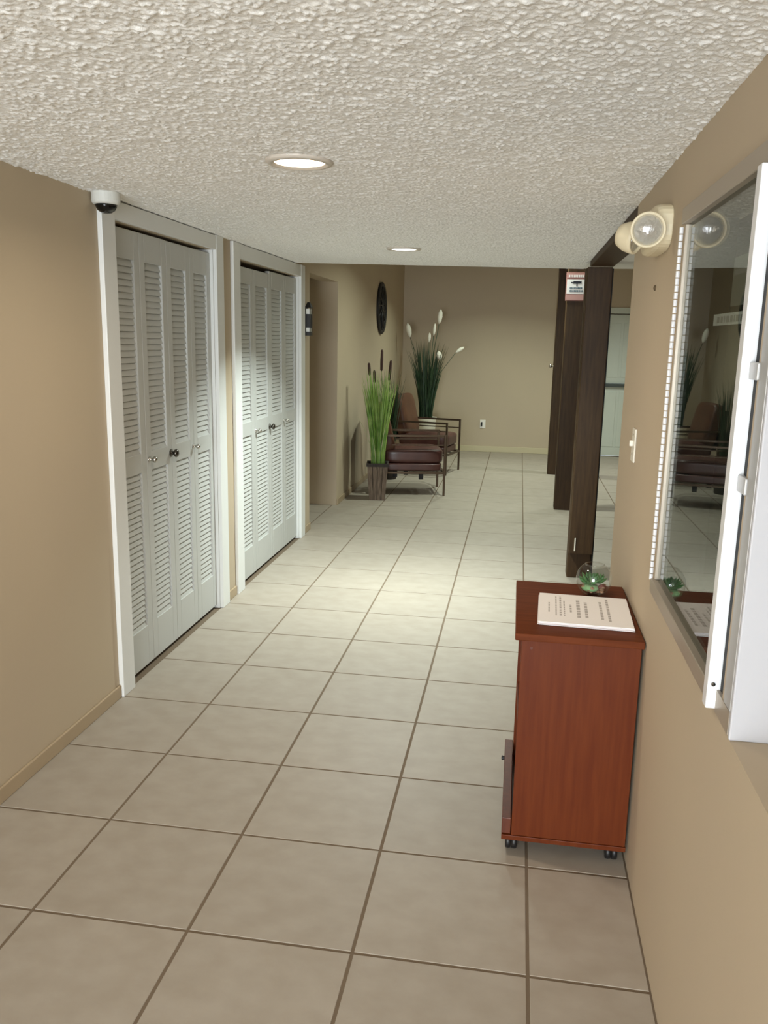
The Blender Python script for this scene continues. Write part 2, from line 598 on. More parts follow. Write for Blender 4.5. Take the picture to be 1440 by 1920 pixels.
def louvre_door(name, label, d, drop, knobs, casing, pitch=0.0275, pitch_low=0.0275):
    root = sempty(name, label, (XL, d[0], 0))
    W4 = (d[1] - d[0]) / 4
    lw = W4 - 0.004
    st, zb, zt = 0.052, 0.020, d[3] - 0.012
    xf = -0.018                                     # front face of the leaves, set back from the wall
    th = 0.030
    leaves = []
    sm = slat_mesh(lw - 2 * st + 0.004)
    for i in range(4):
        top = zt - drop[i]
        mb = MB()
        y0, y1 = 0.002, 0.002 + lw
        mb.box(xf - th, xf, y0, y0 + st, zb, top)
        mb.box(xf - th, xf, y1 - st, y1, zb, top)
        zr_ = [(zb, 0.215), (0.955, 1.045), (1.905, top)]
        for a, b in zr_:
            mb.box(xf - th, xf, y0 + st, y1 - st, a, b)
        lf = mb.build('leaf', 'door', root, bevel=0.002, seg=1, loc=(0, i * W4, 0))
        # a slight fold of each bifold pair
        for a, b, pt in ((0.215, 0.955, pitch_low), (1.045, 1.905, pitch)):
            n = int(round((b - a) / pt))
            for k in range(n):
                s = bpy.data.objects.new('slat', sm)
                C.objects.link(s)
                s.parent = lf
                s.location = (xf - th / 2 + 0.001, lw / 2 + 0.002, a + (k + 0.5) * (b - a) / n)
        leaves.append(lf)
    for li, y, z, m, r in knobs:
        knob(leaves[li], y - d[0] - li * W4, z, xf, m, r)
    # casing
    cy0, cy1 = casing
    mb = MB()
    mb.box(0, 0.022, cy0 - d[0], 0, 0, zl - 0.003)
    c = mb.build('casing', 'white', root, bevel=0.003)
    MB().box(0, 0.022, d[1] - d[0], cy1 - d[0], 0, zl - 0.003).build('casing', 'white', root, bevel=0.003)
    MB().box(0, 0.020, 0, d[1] - d[0], d[3], zl - 0.006).build('casing', 'white', root, bevel=0.003)
    # jamb linings
    MB().box(-0.14, 0, -0.001, 0.001, 0, d[3]).build('jamb', 'white', root)
    MB().box(-0.14, 0, d[1] - d[0] - 0.001, d[1] - d[0] + 0.001, 0, d[3]).build('jamb', 'white', root)
    return root


louvre_door('door_1', 'near white louvred bifold closet door', D1, (0.004, 0.004, 0.006, 0.006),
            [(1, 1.795, 1.008, 'chrome', 0.015), (1, 2.046, 1.006, 'steel', 0.021), (2, 2.338, 1.004, 'chrome', 0.013)], (1.362, 2.758))
louvre_door('door_2', 'farther white louvred bifold closet door', D2, (0.022, 0.022, 0.004, 0.004),
            [(1, 3.425, 0.976, 'chrome', 0.014), (1, 3.737, 0.972, 'steel', 0.021), (2, 4.085, 0.984, 'chrome', 0.012)], (2.925, 4.575))

# exit door at the far end
d4 = sempty('door_4', 'pale door with a push bar at the far end', (ED[0], YB, 0))
w = ED[1] - ED[0]
lf = MB().box(0.012, w - 0.012, 0.02, 0.065, 0.01, ED[3] - 0.012).build('door_leaf', 'exitdoor', d4, bevel=0.002)
pb = MB().box(0.05, w - 0.05, -0.025, 0.02, 0.985, 1.04).build('push_bar', 'bar', lf, bevel=0.008)
MB().box(-0.075, 0.0, -0.02, 0.0, 0, ED[3] + 0.08).build('casing', 'exitdoor', d4, bevel=0.003)
MB().box(w, w + 0.075, -0.02, 0.0, 0, ED[3] + 0.08).build('casing', 'exitdoor', d4, bevel=0.003)
MB().box(0.0, w, -0.02, 0.0, ED[3], ED[3] + 0.08).build('casing', 'exitdoor', d4, bevel=0.003)
for k in range(4):
    a = 0.09 + k * (w - 0.18) / 4
    MB().box(a + 0.02, a + (w - 0.18) / 4 - 0.02, 0.014, 0.02, 0.14, 0.92).build('door_panel', 'exitdoor', lf, bevel=0.004)
    MB().box(a + 0.02, a + (w - 0.18) / 4 - 0.02, 0.014, 0.02, 1.12, 1.86).build('door_panel', 'exitdoor', lf, bevel=0.004)

# ------------------------------------------------------------------ posts and beam
bm_ = MB().box(XR + 0.002, 0.908, WE, 3.72, 2.058, zr).build('ceiling_beam', 'darkwood', bevel=0.004)
tag(bm_, 'dark brown wooden beam under the ceiling running from right wall to nearest post', 'beam')


def post(label, y0, y1, x0, x1, ztop):
    t = thing('wooden_post', label, 'post', ((x0 + x1) / 2, (y0 + y1) / 2, 0), group='dark wooden posts along the right side')
    w, d = (x1 - x0) / 2, (y1 - y0) / 2
    MB().box(-w, w, -d, d, 0, ztop).build('post_shaft', 'darkwood', t, bevel=0.006)
    return t


p2 = post('nearest dark wooden post standing behind the red brown cabinet, its foot stepped', 3.79, 3.92, 0.748, 0.905, 2.058)
MB().box(-0.076, 0.079, -0.13, -0.065, 0.185, 2.0575).build('cladding_board', 'darkwood', p2, bevel=0.004)
MB().box(0.079, 0.087, -0.11, 0.0, 0.0, 2.05).build('edge_strip', 'blackgap', p2)
MB().box(-0.044, -0.036, -0.134, -0.13, 0.205, 0.295).build('door_stop_tab', 'plastic', p2, bevel=0.001)
p1 = post('middle dark wooden post with the camera warning sign on it', 6.18, 6.33, 0.752, 0.925, HF)
p0 = post('farthest dark wooden post with a small bright knob on its side', 8.40, 8.55, 0.755, 0.90, HF)
MB().lathe([(0.012, 0), (0.012, 0.004), (0.006, 0.006), (0.006, 0.02), (0.02, 0.026), (0.024, 0.036), (0.018, 0.045), (0.006, 0.048)], 14, axis='x').build('knob', 'chrome', p0, smooth=True, loc=(-0.0725, -0.03, 1.303), rot=(0, 0, math.pi))

# warning sign on the middle post
sg = thing('warning_sign', 'pinkish white camera surveillance sign fixed to the middle wooden post', 'sign', (0.83, 6.179, 2.088))
w, hh = 0.093, 0.126
MB().box(-w, w, -0.004, 0, -hh, hh).build('sign_plate', 'redframe', sg, bevel=0.002)
MB().box(-w + 0.006, w - 0.006, -0.0055, -0.004, hh - 0.052, hh - 0.008).build('header_band', 'pinkband', sg)
MB().box(-w + 0.008, w - 0.008, -0.0055, -0.004, -hh + 0.062, hh - 0.06).build('white_field', 'paper', sg)
MB().box(-w + 0.006, w - 0.006, -0.0055, -0.004, -hh + 0.008, -hh + 0.054).build('footer_band', 'pinkband', sg)
mb = MB()
rr = random.Random(4)
x = -0.07
while x < 0.06:
    ww = rr.uniform(0.008, 0.014)
    mb.box(x, x + ww, -0.0065, -0.0055, hh - 0.042, hh - 0.022)
    x += ww + 0.005
mb.build('header_lettering', 'paper', sg)
mb = MB()
mb.box(-0.028, 0.03, -0.0068, -0.0055, 0.026, 0.050)
mb.quad((0.03, -0.0062, 0.03), (0.045, -0.0062, 0.024), (0.045, -0.0062, 0.052), (0.03, -0.0062, 0.046))
mb.box(-0.05, -0.028, -0.0066, -0.0055, 0.034, 0.042)
mb.box(0.0, 0.01, -0.0066, -0.0055, 0.004, 0.026)
mb.build('camera_icon', 'inkdark', sg)
mb = MB()
for zz, hgt in ((-0.012, 0.014), (-0.038, 0.016)):
    x = -0.058
    while x < 0.05:
        ww = rr.uniform(0.007, 0.013)
        mb.box(x, x + ww, -0.0066, -0.0055, zz - hgt / 2, zz + hgt / 2)
        x += ww + 0.003
mb.build('lettering', 'inkblue', sg)

# ------------------------------------------------------------------ display case in the right wall
cs = thing('display_case', 'glazed display case with aluminium frame set into the right wall', 'display case', (XR, 0.05, 0.91))
y0, y1, z0, z1 = -0.40, 0.417, 0.0, 1.02     # local outer frame
MB().box(-0.012, 0.02, y0 - 0.0598, y1, z1 - 0.040, z1).build('top_rail', 'alu', cs, bevel=0.002)
MB().box(-0.0025, 0.02, y0 - 0.0598, y0 + 0.040, z0 - 0.01, z0 + 0.034).build('corner_rail', 'alu', cs)
MB().box(-0.012, 0.02, y0 + 0.041, y1, z0 - 0.004, z0 + 0.034).build('bottom_rail', 'alu', cs, bevel=0.002)
MB().box(-0.004, 0.02, y1 - 0.020, y1 - 0.012, z0 + 0.034, z1 - 0.04).build('hinge_stile', 'alu', cs, bevel=0.002)
st = MB().box(-0.020, 0.012, y0 + 0.040, y0 + 0.070, z0 - 0.005, z1 - 0.04).build('door_stile', 'stile', cs, bevel=0.002)
MB().lathe([(0.004, 0), (0.004, 0.003), (0.002, 0.004)], 10, axis='y').build('screw', 'steel', st, loc=(-0.010, y0 + 0.040, 0.045), rot=(0, 0, math.pi))
MB().box(0.004, 0.012, y0 - 0.012, y0 + 0.040, z0 + 0.034, z1 - 0.04).build('rubber_seal', 'blackgap', cs)
MB().box(-0.0025, 0.012, y0 - 0.0598, y0 - 0.012, z0 + 0.034, z1 - 0.04).build('jamb_strip', 'jambgrey', cs, bevel=0.002)
for zz in (0.42, 0.62):
    MB().box(-0.006, 0.004, y0 - 0.012, y0 + 0.04, zz, zz + 0.03).build('hinge_lug', 'jambgrey', cs, bevel=0.002)
# piano hinge: one knuckle after another
kn = MB().tube([(0, 0, 0), (0, 0, 0.0155)], 0.0052, 8).mesh('hinge_knuckle')
kn.materials.append(M['stile'])
for k in range(52):
    o = bpy.data.objects.new('hinge_knuckle', kn)
    C.objects.link(o)
    o.parent = cs
    o.location = (-0.010, y1 + 0.001, z0 + 0.030 + k * 0.0182)
MB().box(0.004, 0.008, y0 + 0.07, y1 - 0.020, z0 + 0.034, z1 - 0.04).build('glass_pane', 'caseglass', cs)
MB().box(0.125, 0.13, y0 + 0.055, y1, z0 + 0.02, z1 - 0.03).build('back_panel', 'felt', cs)
mb = MB()
mb.box(0.020, 0.125, y1 - 0.018, y1 - 0.015, z0 + 0.024, z1 - 0.02)
mb.box(0.020, 0.125, y0 + 0.058, y0 + 0.061, z0 + 0.024, z1 - 0.02)
mb.box(0.020, 0.125, y0 + 0.061, y1 - 0.018, z0 + 0.021, z0 + 0.024)
mb.box(0.020, 0.125, y0 + 0.061, y1 - 0.018, z1 - 0.018, z1 - 0.015)
mb.build('lining', 'felt', cs)
# notices pinned inside the case
card = thing('notice_strip', 'narrow white printed strip pinned inside the glazed display case', 'notice', (XR + 0.0115, -0.03, 1.641))
MB().box(-0.001, 0, -0.19, 0.12, -0.012, 0.012).build('paper_strip', 'paper', card)
mb = MB()
rr = random.Random(9)
yy = -0.18
while yy < 0.09:
    ww = rr.uniform(0.01, 0.03)
    mb.box(-0.0015, -0.001, yy, yy + ww, -0.007, 0.006)
    yy += ww + 0.008
mb.build('print', 'ink', card)
sh = thing('notice_sheet', 'grey white sheet pinned above the strip in the glazed display case', 'notice', (XR + 0.0115, -0.12, 1.715))
MB().box(-0.001, 0, -0.07, 0.07, -0.05, 0.045).build('paper_sheet', 'noticegrey', sh)
MB().box(-0.0015, -0.001, -0.06, 0.06, 0.01, 0.02).build('print', 'ink', sh)

# ------------------------------------------------------------------ small wall fittings on the right
el = thing('emergency_light', 'cream twin head emergency light on the right wall under the ceiling', 'emergency light', (XR, 0.83, 1.918))
body = MB()
prof = []
for i in range(28):
    a = 2 * math.pi * i / 28
    ca, sa = math.cos(a), math.sin(a)
    prof.append((0.165 * math.copysign(abs(ca) ** 0.55, ca), 0.066 * math.copysign(abs(sa) ** 0.55, sa)))
n = len(prof)
layers = ((0.0, 1.0), (-0.030, 1.0), (-0.042, 0.95), (-0.047, 0.84))
for dx, s in layers:
    body.v += [(dx, p[0] * s, p[1] * (s if s > 0.9 else s * 0.96)) for p in prof]
for k in range(3):
    for i in range(n):
        j = (i + 1) % n
        body.f.append((k * n + i, k * n + j, (k + 1) * n + j, (k + 1) * n + i))
body.f.append(tuple(range(n))[::-1])
body.f.append(tuple(3 * n + i for i in range(n)))
body.build('housing', 'cream', el, smooth=False, bevel=0.003)


def lamp_head(loc, rot, far=False):
    hd = MB().lathe([(0.016, 0.046), (0.034, 0.036), (0.045, 0.012), (0.048, -0.010), (0.048, -0.022), (0.044, -0.025), (0.041, -0.022), (0.040, -0.016)], 28, axis='y').build('lamp_head', 'cream', el, smooth=True, loc=loc, rot=rot)
    MB().lathe([(0.0405, -0.0165), (0.034, -0.004), (0.02, 0.006), (0.006, 0.009)][::-1], 24, axis='y').build('reflector', 'reflector', hd, smooth=True)
    MB().lathe([(0.040, -0.0172), (0.030, -0.0225), (0.016, -0.0255), (0.004, -0.0265)], 24, axis='y').build('lens', 'glass', hd, smooth=True)
    MB().tube([(0.0, 0.034, 0), (0.022, 0.052, 0.004), (0.040, 0.074, 0.012)] if not far else [(0.0, 0.036, 0), (0.02, 0.052, 0.002), (0.038, 0.062, 0.002)], 0.011, 12).build('neck', 'cream', hd, smooth=True)
    return hd


lamp_head((-0.074, -0.205, -0.020), (math.radians(8), 0, math.radians(-4)))
lamp_head((-0.084, 0.09, -0.006), (math.radians(14), 0, math.radians(58)), True)

sw = thing('light_switch', 'white toggle light switch on the right wall above the cabinet', 'light switch', (XR, 1.08, 1.245))
MB().box(-0.006, 0, -0.036, 0.036, -0.058, 0.058).build('cover_plate', 'plastic', sw, bevel=0.003)
MB().box(-0.018, -0.006, -0.006, 0.006, -0.004, 0.016).build('toggle', 'plastic', sw, bevel=0.002)
for zz in (-0.03, 0.036):
    MB().lathe([(0.004, 0), (0.004, -0.002), (0.001, -0.0025)], 8, axis='x').build('screw', 'chrome', sw, loc=(-0.006, 0, zz))
ws = MB().lathe([(0.009, 0), (0.009, -0.002), (0.006, -0.005), (0.002, -0.006)], 12, axis='x').build('wall_screw', 'hole', loc=(XR, 0.902, 1.759))
tag(ws, 'small dull screw in the right wall below the emergency light', 'screw')

# outlet on the far wall
ou = thing('wall_outlet', 'white electrical outlet low on the far wall', 'outlet', (-0.132, YB, 0.403))
MB().box(-0.040, 0.040, -0.007, 0, -0.062, 0.062).build('cover_plate', 'plastic', ou, bevel=0.003)
MB().box(-0.028, -0.004, -0.034, -0.007, -0.03, 0.03).build('plug', 'blackgap', ou, bevel=0.004)

# ------------------------------------------------------------------ rolling cabinet
cb = thing('rolling_cabinet', 'red brown wooden cabinet on casters against the right wall', 'cabinet', (0.575, 0.785, 0))
X0, X1, Y0, Y1 = -0.170, 0.160, -0.268, 0.27
MB().box(-0.190, 0.183, -0.288, 0.282, 0.718, 0.740).build('top_panel', 'cabtop', cb, bevel=0.003)
MB().box(X0, X1 + 0.018, Y0, Y0 + 0.018, 0.066, 0.718).build('side_panel', 'cabinet', cb, bevel=0.0015)
MB().box(X0, X1 + 0.018, Y1 - 0.018, Y1, 0.066, 0.718).build('side_panel', 'cabinet', cb, bevel=0.0015)
MB().box(-0.200, X1 + 0.02, Y0 - 0.004, Y1 + 0.004, 0.050, 0.066).build('bottom_panel', 'cabinet', cb, bevel=0.0015)
MB().box(X1, X1 + 0.008, Y0 + 0.018, Y1 - 0.018, 0.066, 0.718).build('back_panel', 'cabdark', cb)
MB().box(X0 + 0.004, X1, Y0 + 0.018, Y1 - 0.018, 0.345, 0.362).build('shelf', 'cabinet', cb)
dr = MB().box(-0.200, X0 - 0.002, Y0 + 0.002, Y1 - 0.002, 0.068, 0.122).build('drawer_front', 'cabdark', cb, bevel=0.002)
MB().lathe([(0.008, 0), (0.006, -0.003), (0.009, -0.007), (0.007, -0.010), (0.002, -0.011)], 12, axis='x').build('knob', 'caster', dr, smooth=True, loc=(-0.200, 0.17, 0.096))
MB().lathe([(0.004, 0), (0.004, -0.001)], 8, axis='y').build('cam_cap', 'cabdark', cb, loc=(X0 + 0.03, Y0, 0.69))
for cx_ in (-0.168, 0.142):
    for cy_ in (-0.225, 0.225):
        ca_ = MB().box(-0.012, 0.012, -0.014, 0.014, 0.03, 0.0495).build('caster', 'caster', cb, loc=(cx_, cy_, 0), bevel=0.003)
        for s in (-1, 1):
            MB().lathe([(0.014, -0.009), (0.0225, -0.008), (0.0240, 0), (0.0225, 0.008), (0.014, 0.009)], 18, axis='x').build('wheel', 'caster', ca_, smooth=True, loc=(s * 0.0095, -0.006, 0.0240))

# paper stack on the cabinet
ps = thing('paper_stack', 'stack of white printed sheets lying on the red brown cabinet', 'papers', (0.600, 0.735, 0.740), math.radians(-2))
mb = MB()
rr = random.Random(2)
for k in range(5):
    a, b = rr.uniform(-0.003, 0.003), rr.uniform(-0.003, 0.003)
    if k == 4:
        a = b = 0
    sh_ = MB().box(-0.142 + a, 0.142 + a, -0.150 + b, 0.150 + b, 0.0002 + k * 0.0024, 0.0002 + k * 0.0024 + 0.0022)
    sh_.build('sheet', 'paper' if k == 4 else 'paperedge', ps)
zt_ = 0.0002 + 5 * 0.0024
# lines of faint print, running towards the viewer
cols = [(-0.088, 0.02, 0.10, 0.004), (-0.074, 0.02, 0.10, 0.006), (-0.062, 0.00, 0.08, 0.004), (-0.110, 0.0, 0.05, 0.004), (-0.018, 0.0, 0.09, 0.011), (0.006, -0.005, 0.08, 0.009), (0.053, 0.0, 0.09, 0.008), (0.075, 0.01, 0.115, 0.008), (-0.042, 0.0, 0.04, 0.006)]
mb = MB()
for cx_, cy_, ln, wd in cols:
    y = cy_ - ln
    while y < cy_ + ln:
        seg = rr.uniform(0.010, 0.026)
        mb.box(cx_ - wd / 2, cx_ + wd / 2, y, min(y + seg, cy_ + ln), zt_ - 0.0002, zt_ + 0.0001)
        y += seg + 0.006
o = mb.build('print', 'ink', ps)
o['kind'] = 'stuff'

# terrarium globe
tg = thing('terrarium_globe', 'clear glass globe terrarium with green succulent on the cabinet', 'terrarium', (0.645, 0.945, 0.740))
R0 = 0.060
prof = [(0.018, 0.0)]
for k in range(1, 16):
    a = -math.pi / 2 + 0.30 + (math.pi - 0.30 - 0.55) * k / 15
    prof.append((R0 * math.cos(a), R0 * 0.955 + R0 * math.sin(a)))
mb = MB()
n = 28
for r, z in prof:
    for i in range(n):
        a = 2 * math.pi * i / n
        mb.v.append((r * math.cos(a), r * math.sin(a), z))
for k in range(len(prof) - 1):
    for i in range(n):
        j = (i + 1) % n
        mb.f.append((k * n + i, k * n + j, (k + 1) * n + j, (k + 1) * n + i))
mb.f.append(tuple(range(n))[::-1])
gb = mb.build('glass_bowl', 'bowlglass', tg, smooth=True)
mb = MB()
rt, zt2 = prof[-1]
pts = [(rt * math.cos(2 * math.pi * i / 24), rt * math.sin(2 * math.pi * i / 24), zt2) for i in range(25)]
mb.tube(pts, 0.002, 6).build('rim', 'bowlglass', gb, smooth=True)
rr = random.Random(3)
ico = MB().lathe([(0.2, -0.9), (0.8, -0.5), (1.0, 0), (0.8, 0.5), (0.2, 0.9)], 8)
pm = ico.mesh('pebble'); pm.materials.append(M['pebble'])
for p in pm.polygons: p.use_smooth = True
for k in range(46):
    a, r = rr.uniform(0, 6.28), 0.041 * math.sqrt(rr.random())
    o = bpy.data.objects.new('pebble', pm)
    C.objects.link(o); o.parent = tg
    s = rr.uniform(0.006, 0.009)
    o.location = (r * math.cos(a), r * math.sin(a), 0.019 + rr.uniform(-0.006, 0.010) + 0.006 * (r / 0.041))
    o.scale = (s, s, s * 0.7)
MB().lathe([(0.026, 0.018), (0.030, 0.026), (0.024, 0.033), (0.006, 0.036)], 16).build('moss', 'moss', tg, smooth=True, loc=(-0.012, -0.014, 0.004))
for (px, py, s) in ((-0.014, -0.004, 1.25), (0.014, 0.014, 1.0)):
    for ring, (nn, tilt, ln) in enumerate(((7, 68, 0.034), (6, 45, 0.034), (4, 20, 0.030))):
        for i in range(nn):
            a = 2 * math.pi * (i + 0.5 * ring) / nn
            t = math.radians(tilt)
            L_ = ln * s
            d = Vector((math.sin(t) * math.cos(a), math.sin(t) * math.sin(a), math.cos(t)))
            b0 = Vector((px, py, 0.040))
            MB().tube([b0, b0 + d * L_ * 0.35, b0 + d * L_ * 0.7 + Vector((0, 0, 0.002)), b0 + d * L_ + Vector((0, 0, 0.005))], [0.003, 0.0058 * s, 0.005 * s, 0.0008], 6).build('leaf', 'succulent', tg, smooth=True)
o = bpy.data.objects.new('red_stone', MB().lathe([(0.2, -0.9), (0.8, -0.5), (1.0, 0), (0.8, 0.5), (0.2, 0.9)], 10).mesh('red_stone'))
o.data.materials.append(M['redpebble']); C.objects.link(o); o.parent = tg; o.location = (0.026, -0.02, 0.034); o.scale = (0.014, 0.013, 0.012)
for p in o.data.polygons: p.use_smooth = True

# ------------------------------------------------------------------ ceiling fittings
def downlight(label, x, y, lens, energy, col, spread):
    z = zc(x)
    t = thing('ceiling_light', label, 'ceiling light', (x, y, z), group='recessed ceiling lights')
    MB().lathe([(0.077, -0.004), (0.084, -0.012), (0.098, -0.010), (0.104, -0.004), (0.104, 0.002), (0.077, 0.002)], 40).build('trim_ring', 'trimring', t, smooth=True)
    MB().lathe([(0.078, -0.005), (0.060, -0.0075), (0.010, -0.0085)], 40).build('lens', lens, t, smooth=True)
    l = area('lamp_light', (x, y, z - 0.016), (0, 0, 0), 0.14, 0.14, energy, col, 'DISK', spread)
    l.parent = None
    return t


downlight('glowing warm recessed ceiling light nearest the viewer', -0.335, 0.735, 'lens_warm', 6.2, (1.0, 0.88, 0.72), 165)
downlight('white recessed ceiling light farther off, near the ceiling edge', -0.352, 3.19, 'lens_cool', 27, (0.88, 1.0, 0.96), 119)


def high_light(label, x, y, energy, col, spread):
    t = thing('ceiling_light', label, 'ceiling light', (x, y, HF), group='lights in the higher ceiling')
    MB().lathe([(0.077, -0.004), (0.084, -0.012), (0.104, -0.004), (0.104, 0.0)], 24).build('trim_ring', 'trimring', t, smooth=True)
    MB().lathe([(0.078, -0.005), (0.010, -0.0085)], 24).build('lens', 'lens_cool', t)
    area('lamp_light', (x, y, HF - 0.016), (0, 0, 0), 0.14, 0.14, energy, col, 'DISK', spread)


high_light('recessed light in the higher ceiling above the nearer lounge chair', 0.25, 6.1, 24, (0.88, 1.0, 0.88), 146)
high_light('recessed light in the higher ceiling close to the far wall', 0.1, 8.6, 16.0, (0.86, 1.0, 0.86), 130)
high_light('recessed light in the higher ceiling beyond the wooden posts', 2.2, 8.2, 17, (0.92, 1.0, 0.96), 140)

dm = thing('dome_camera', 'white dome security camera with smoked lens at the ceiling corner', 'security camera', (-1.271, 1.33, zl - 0.001))
MB().lathe([(0.054, 0.0), (0.055, -0.034), (0.052, -0.043), (0.044, -0.047)][::-1], 32).build('housing', 'camwhite', dm, smooth=False, bevel=0.003)
MB().lathe([(0.006, -0.080), (0.020, -0.077), (0.033, -0.068), (0.040, -0.056), (0.043, -0.046)], 28).build('smoked_dome', 'blackshine', dm, smooth=True)

# ------------------------------------------------------------------ left wall fittings
rd = thing('wall_medallion', 'round black ornamental medallion hung high on the far left wall', 'wall art', (XL, 8.27, 1.945))
mb = MB()
mb.lathe([(0.300, 0.0), (0.305, 0.022), (0.290, 0.034), (0.262, 0.030), (0.255, 0.014), (0.02, 0.014)], 48, axis='x')
mb.build('disc', 'black', rd, smooth=False, bevel=0.002)
for k in range(12):
    a = 2 * math.pi * k / 12
    pts = [(0.016 + 0.012 * math.sin(math.pi * t), 0.25 * t * math.cos(a + 0.5 * t), 0.25 * t * math.sin(a + 0.5 * t)) for t in (0.12, 0.35, 0.6, 0.85, 1.0)]
    MB().tube(pts, 0.009, 6).build('scroll', 'black', rd, smooth=True)
MB().lathe([(0.06, 0.012), (0.055, 0.03), (0.03, 0.038), (0.006, 0.04)], 24, axis='x').build('boss', 'black', rd, smooth=True)

ln = thing('wall_lantern', 'small black lantern sconce with white panes beside the farther closet door', 'wall lamp', (XL, 4.655, 1.60))
MB().box(0, 0.008, -0.035, 0.035, 0.02, 0.23).build('wall_plate', 'black', ln, bevel=0.003)
MB().box(0.008, 0.052, -0.032, 0.032, 0.0, 0.03).build('base_tray', 'black', ln, bevel=0.003)
MB().hexa([(0.008, -0.035, 0.215), (0.056, -0.035, 0.215), (0.056, 0.035, 0.215), (0.008, 0.035, 0.215)], [(0.02, -0.012, 0.255), (0.04, -0.012, 0.255), (0.04, 0.012, 0.255), (0.02, 0.012, 0.255)]).build('cap', 'black', ln, bevel=0.002)
for yy in (-0.029, 0.029):
    for xx in (0.011, 0.048):
        MB().box(xx - 0.003, xx + 0.003, yy - 0.003, yy + 0.003, 0.03, 0.215).build('corner_bar', 'black', ln)
MB().box(0.014, 0.044, -0.026, 0.026, 0.03, 0.060).build('pane', 'milk', ln)
MB().box(0.014, 0.044, -0.026, 0.026, 0.165, 0.205).build('pane', 'milk', ln)
MB().box(0.013, 0.047, -0.028, 0.028, 0.060, 0.165).build('panel', 'black', ln)

# ------------------------------------------------------------------ lounge chairs
def cushion(sx, sy, sz, bulge=0.012, nx=10, ny=10, ex=5.0):
    """soft box centred on x,y, from z=0 to sz"""
    mb = MB()
    def P(u, v, w):
        # superellipsoid-like rounding of a cube surface
        l = (abs(u) ** ex + abs(v) ** ex + abs(w) ** ex) ** (1.0 / ex)
        u, v, w = u / l, v / l, w / l
        k = (1 - u * u) * (1 - v * v)
        return (u * sx / 2, v * sy / 2, sz / 2 + w * (sz / 2 + bulge * k))
    n = 12
    for ax in range(3):
        for sgn in (-1, 1):
            base = len(mb.v)
            for i in range(n + 1):
                for j in range(n + 1):
                    a, b = -1 + 2 * i / n, -1 + 2 * j / n
                    p = [0, 0, 0]
                    p[ax] = sgn; p[(ax + 1) % 3] = a; p[(ax + 2) % 3] = b
                    mb.v.append(P(*p))
            for i in range(n):
                for j in range(n):
                    q = [base + i * (n + 1) + j, base + (i + 1) * (n + 1) + j, base + (i + 1) * (n + 1) + j + 1, base + i * (n + 1) + j + 1]
                    mb.f.append(tuple(q if sgn > 0 else q[::-1]))
    return mb


def make_chair(label, loc, rz):
    """chair faces local +x; origin under the middle of the front edge; width along y"""
    t = thing('lounge_chair', label, 'chair', loc, rz, group='leather lounge chairs along the left wall')
    W_, D_ = 0.566, 0.70
    hw = W_ / 2
    b = 0.011
    for s in (-1, 1):
        y = s * (hw - b)
        MB().box(-2 * b, 0, y - b, y + b, 0, 0.632).build('leg', 'bronze', t, bevel=0.002)
        MB().box(-D_, -D_ + 2 * b, y - b, y + b, 0, 0.632).build('leg', 'bronze', t, bevel=0.002)
        MB().box(-D_ + 2 * b, -2 * b, y - b, y + b, 0.610, 0.632).build('armrest', 'bronze', t, bevel=0.002)
        MB().box(-D_ + 2 * b, -2 * b, y - b, y + b, 0.228, 0.250).build('seat_rail', 'bronze', t, bevel=0.002)
        MB().box(-D_ * 0.80, -2 * b, y - b * 0.6, y + b * 0.6, 0.520, 0.532).build('side_rail', 'bronze', t, bevel=0.002)
    MB().box(-2 * b, 0, -hw + 2 * b, hw - 2 * b, 0.228, 0.250).build('cross_rail', 'bronze', t, bevel=0.002)
    MB().box(-D_, -D_ + 2 * b, -hw + 2 * b, hw - 2 * b, 0.228, 0.250).build('cross_rail', 'bronze', t, bevel=0.002)
    sw_ = W_ - 4 * b - 0.004
    cushion(D_ - 0.06, sw_, 0.085, 0.004, ex=9).build('seat_base', 'leather', t, smooth=True, loc=(-D_ / 2 - 0.0, 0, 0.2505))
    cushion(D_ - 0.07, sw_ - 0.005, 0.15, 0.012, ex=7).build('seat_cushion', 'leather', t, smooth=True, loc=(-D_ / 2 + 0.018, 0, 0.330))
    # reclined back
    bk = cushion(0.16, sw_ - 0.01, 0.50, 0.006, ex=6).build('back_cushion', 'leatherb', t, smooth=True, loc=(-D_ + 0.125, 0, 0.44), rot=(0, math.radians(-14), 0))
    MB().box(-0.012, 0.0, -hw + 0.03, hw - 0.03, 0.0, 0.47).build('back_frame', 'strap', t, loc=(-D_ + 0.046, 0, 0.40), rot=(0, math.radians(-14), 0))
    for k in range(3):
        y = -0.16 + 0.16 * k
        s_ = MB().box(-D_ + 0.03, -0.03, y - 0.018, y + 0.018, 0.222, 0.2275).build('strap', 'strap', t)
        xx = -0.24 - 0.13 * ((k * 2) % 3)
        MB().box(xx - 0.024, xx + 0.024, y - 0.006, y + 0.006, 0.150, 0.222).build('strap_tail', 'strap', s_, bevel=0.003)
    return t


def chair_at(label, near, far):
    a, b = Vector(near), Vector(far)
    mid = (a + b) / 2
    d = b - a                       # local +y
    rz = math.atan2(d.y, d.x) - math.pi / 2
    return make_chair(label, (mid.x, mid.y, 0), rz)


chair_at('maroon leather lounge chair nearer the viewer, beside the cattail planter', (-0.345, 6.62), (-0.470, 7.17))
chair_at('brown leather lounge chair farther back, in front of the white plumed plant', (-0.445, 7.92), (-0.325, 8.47))

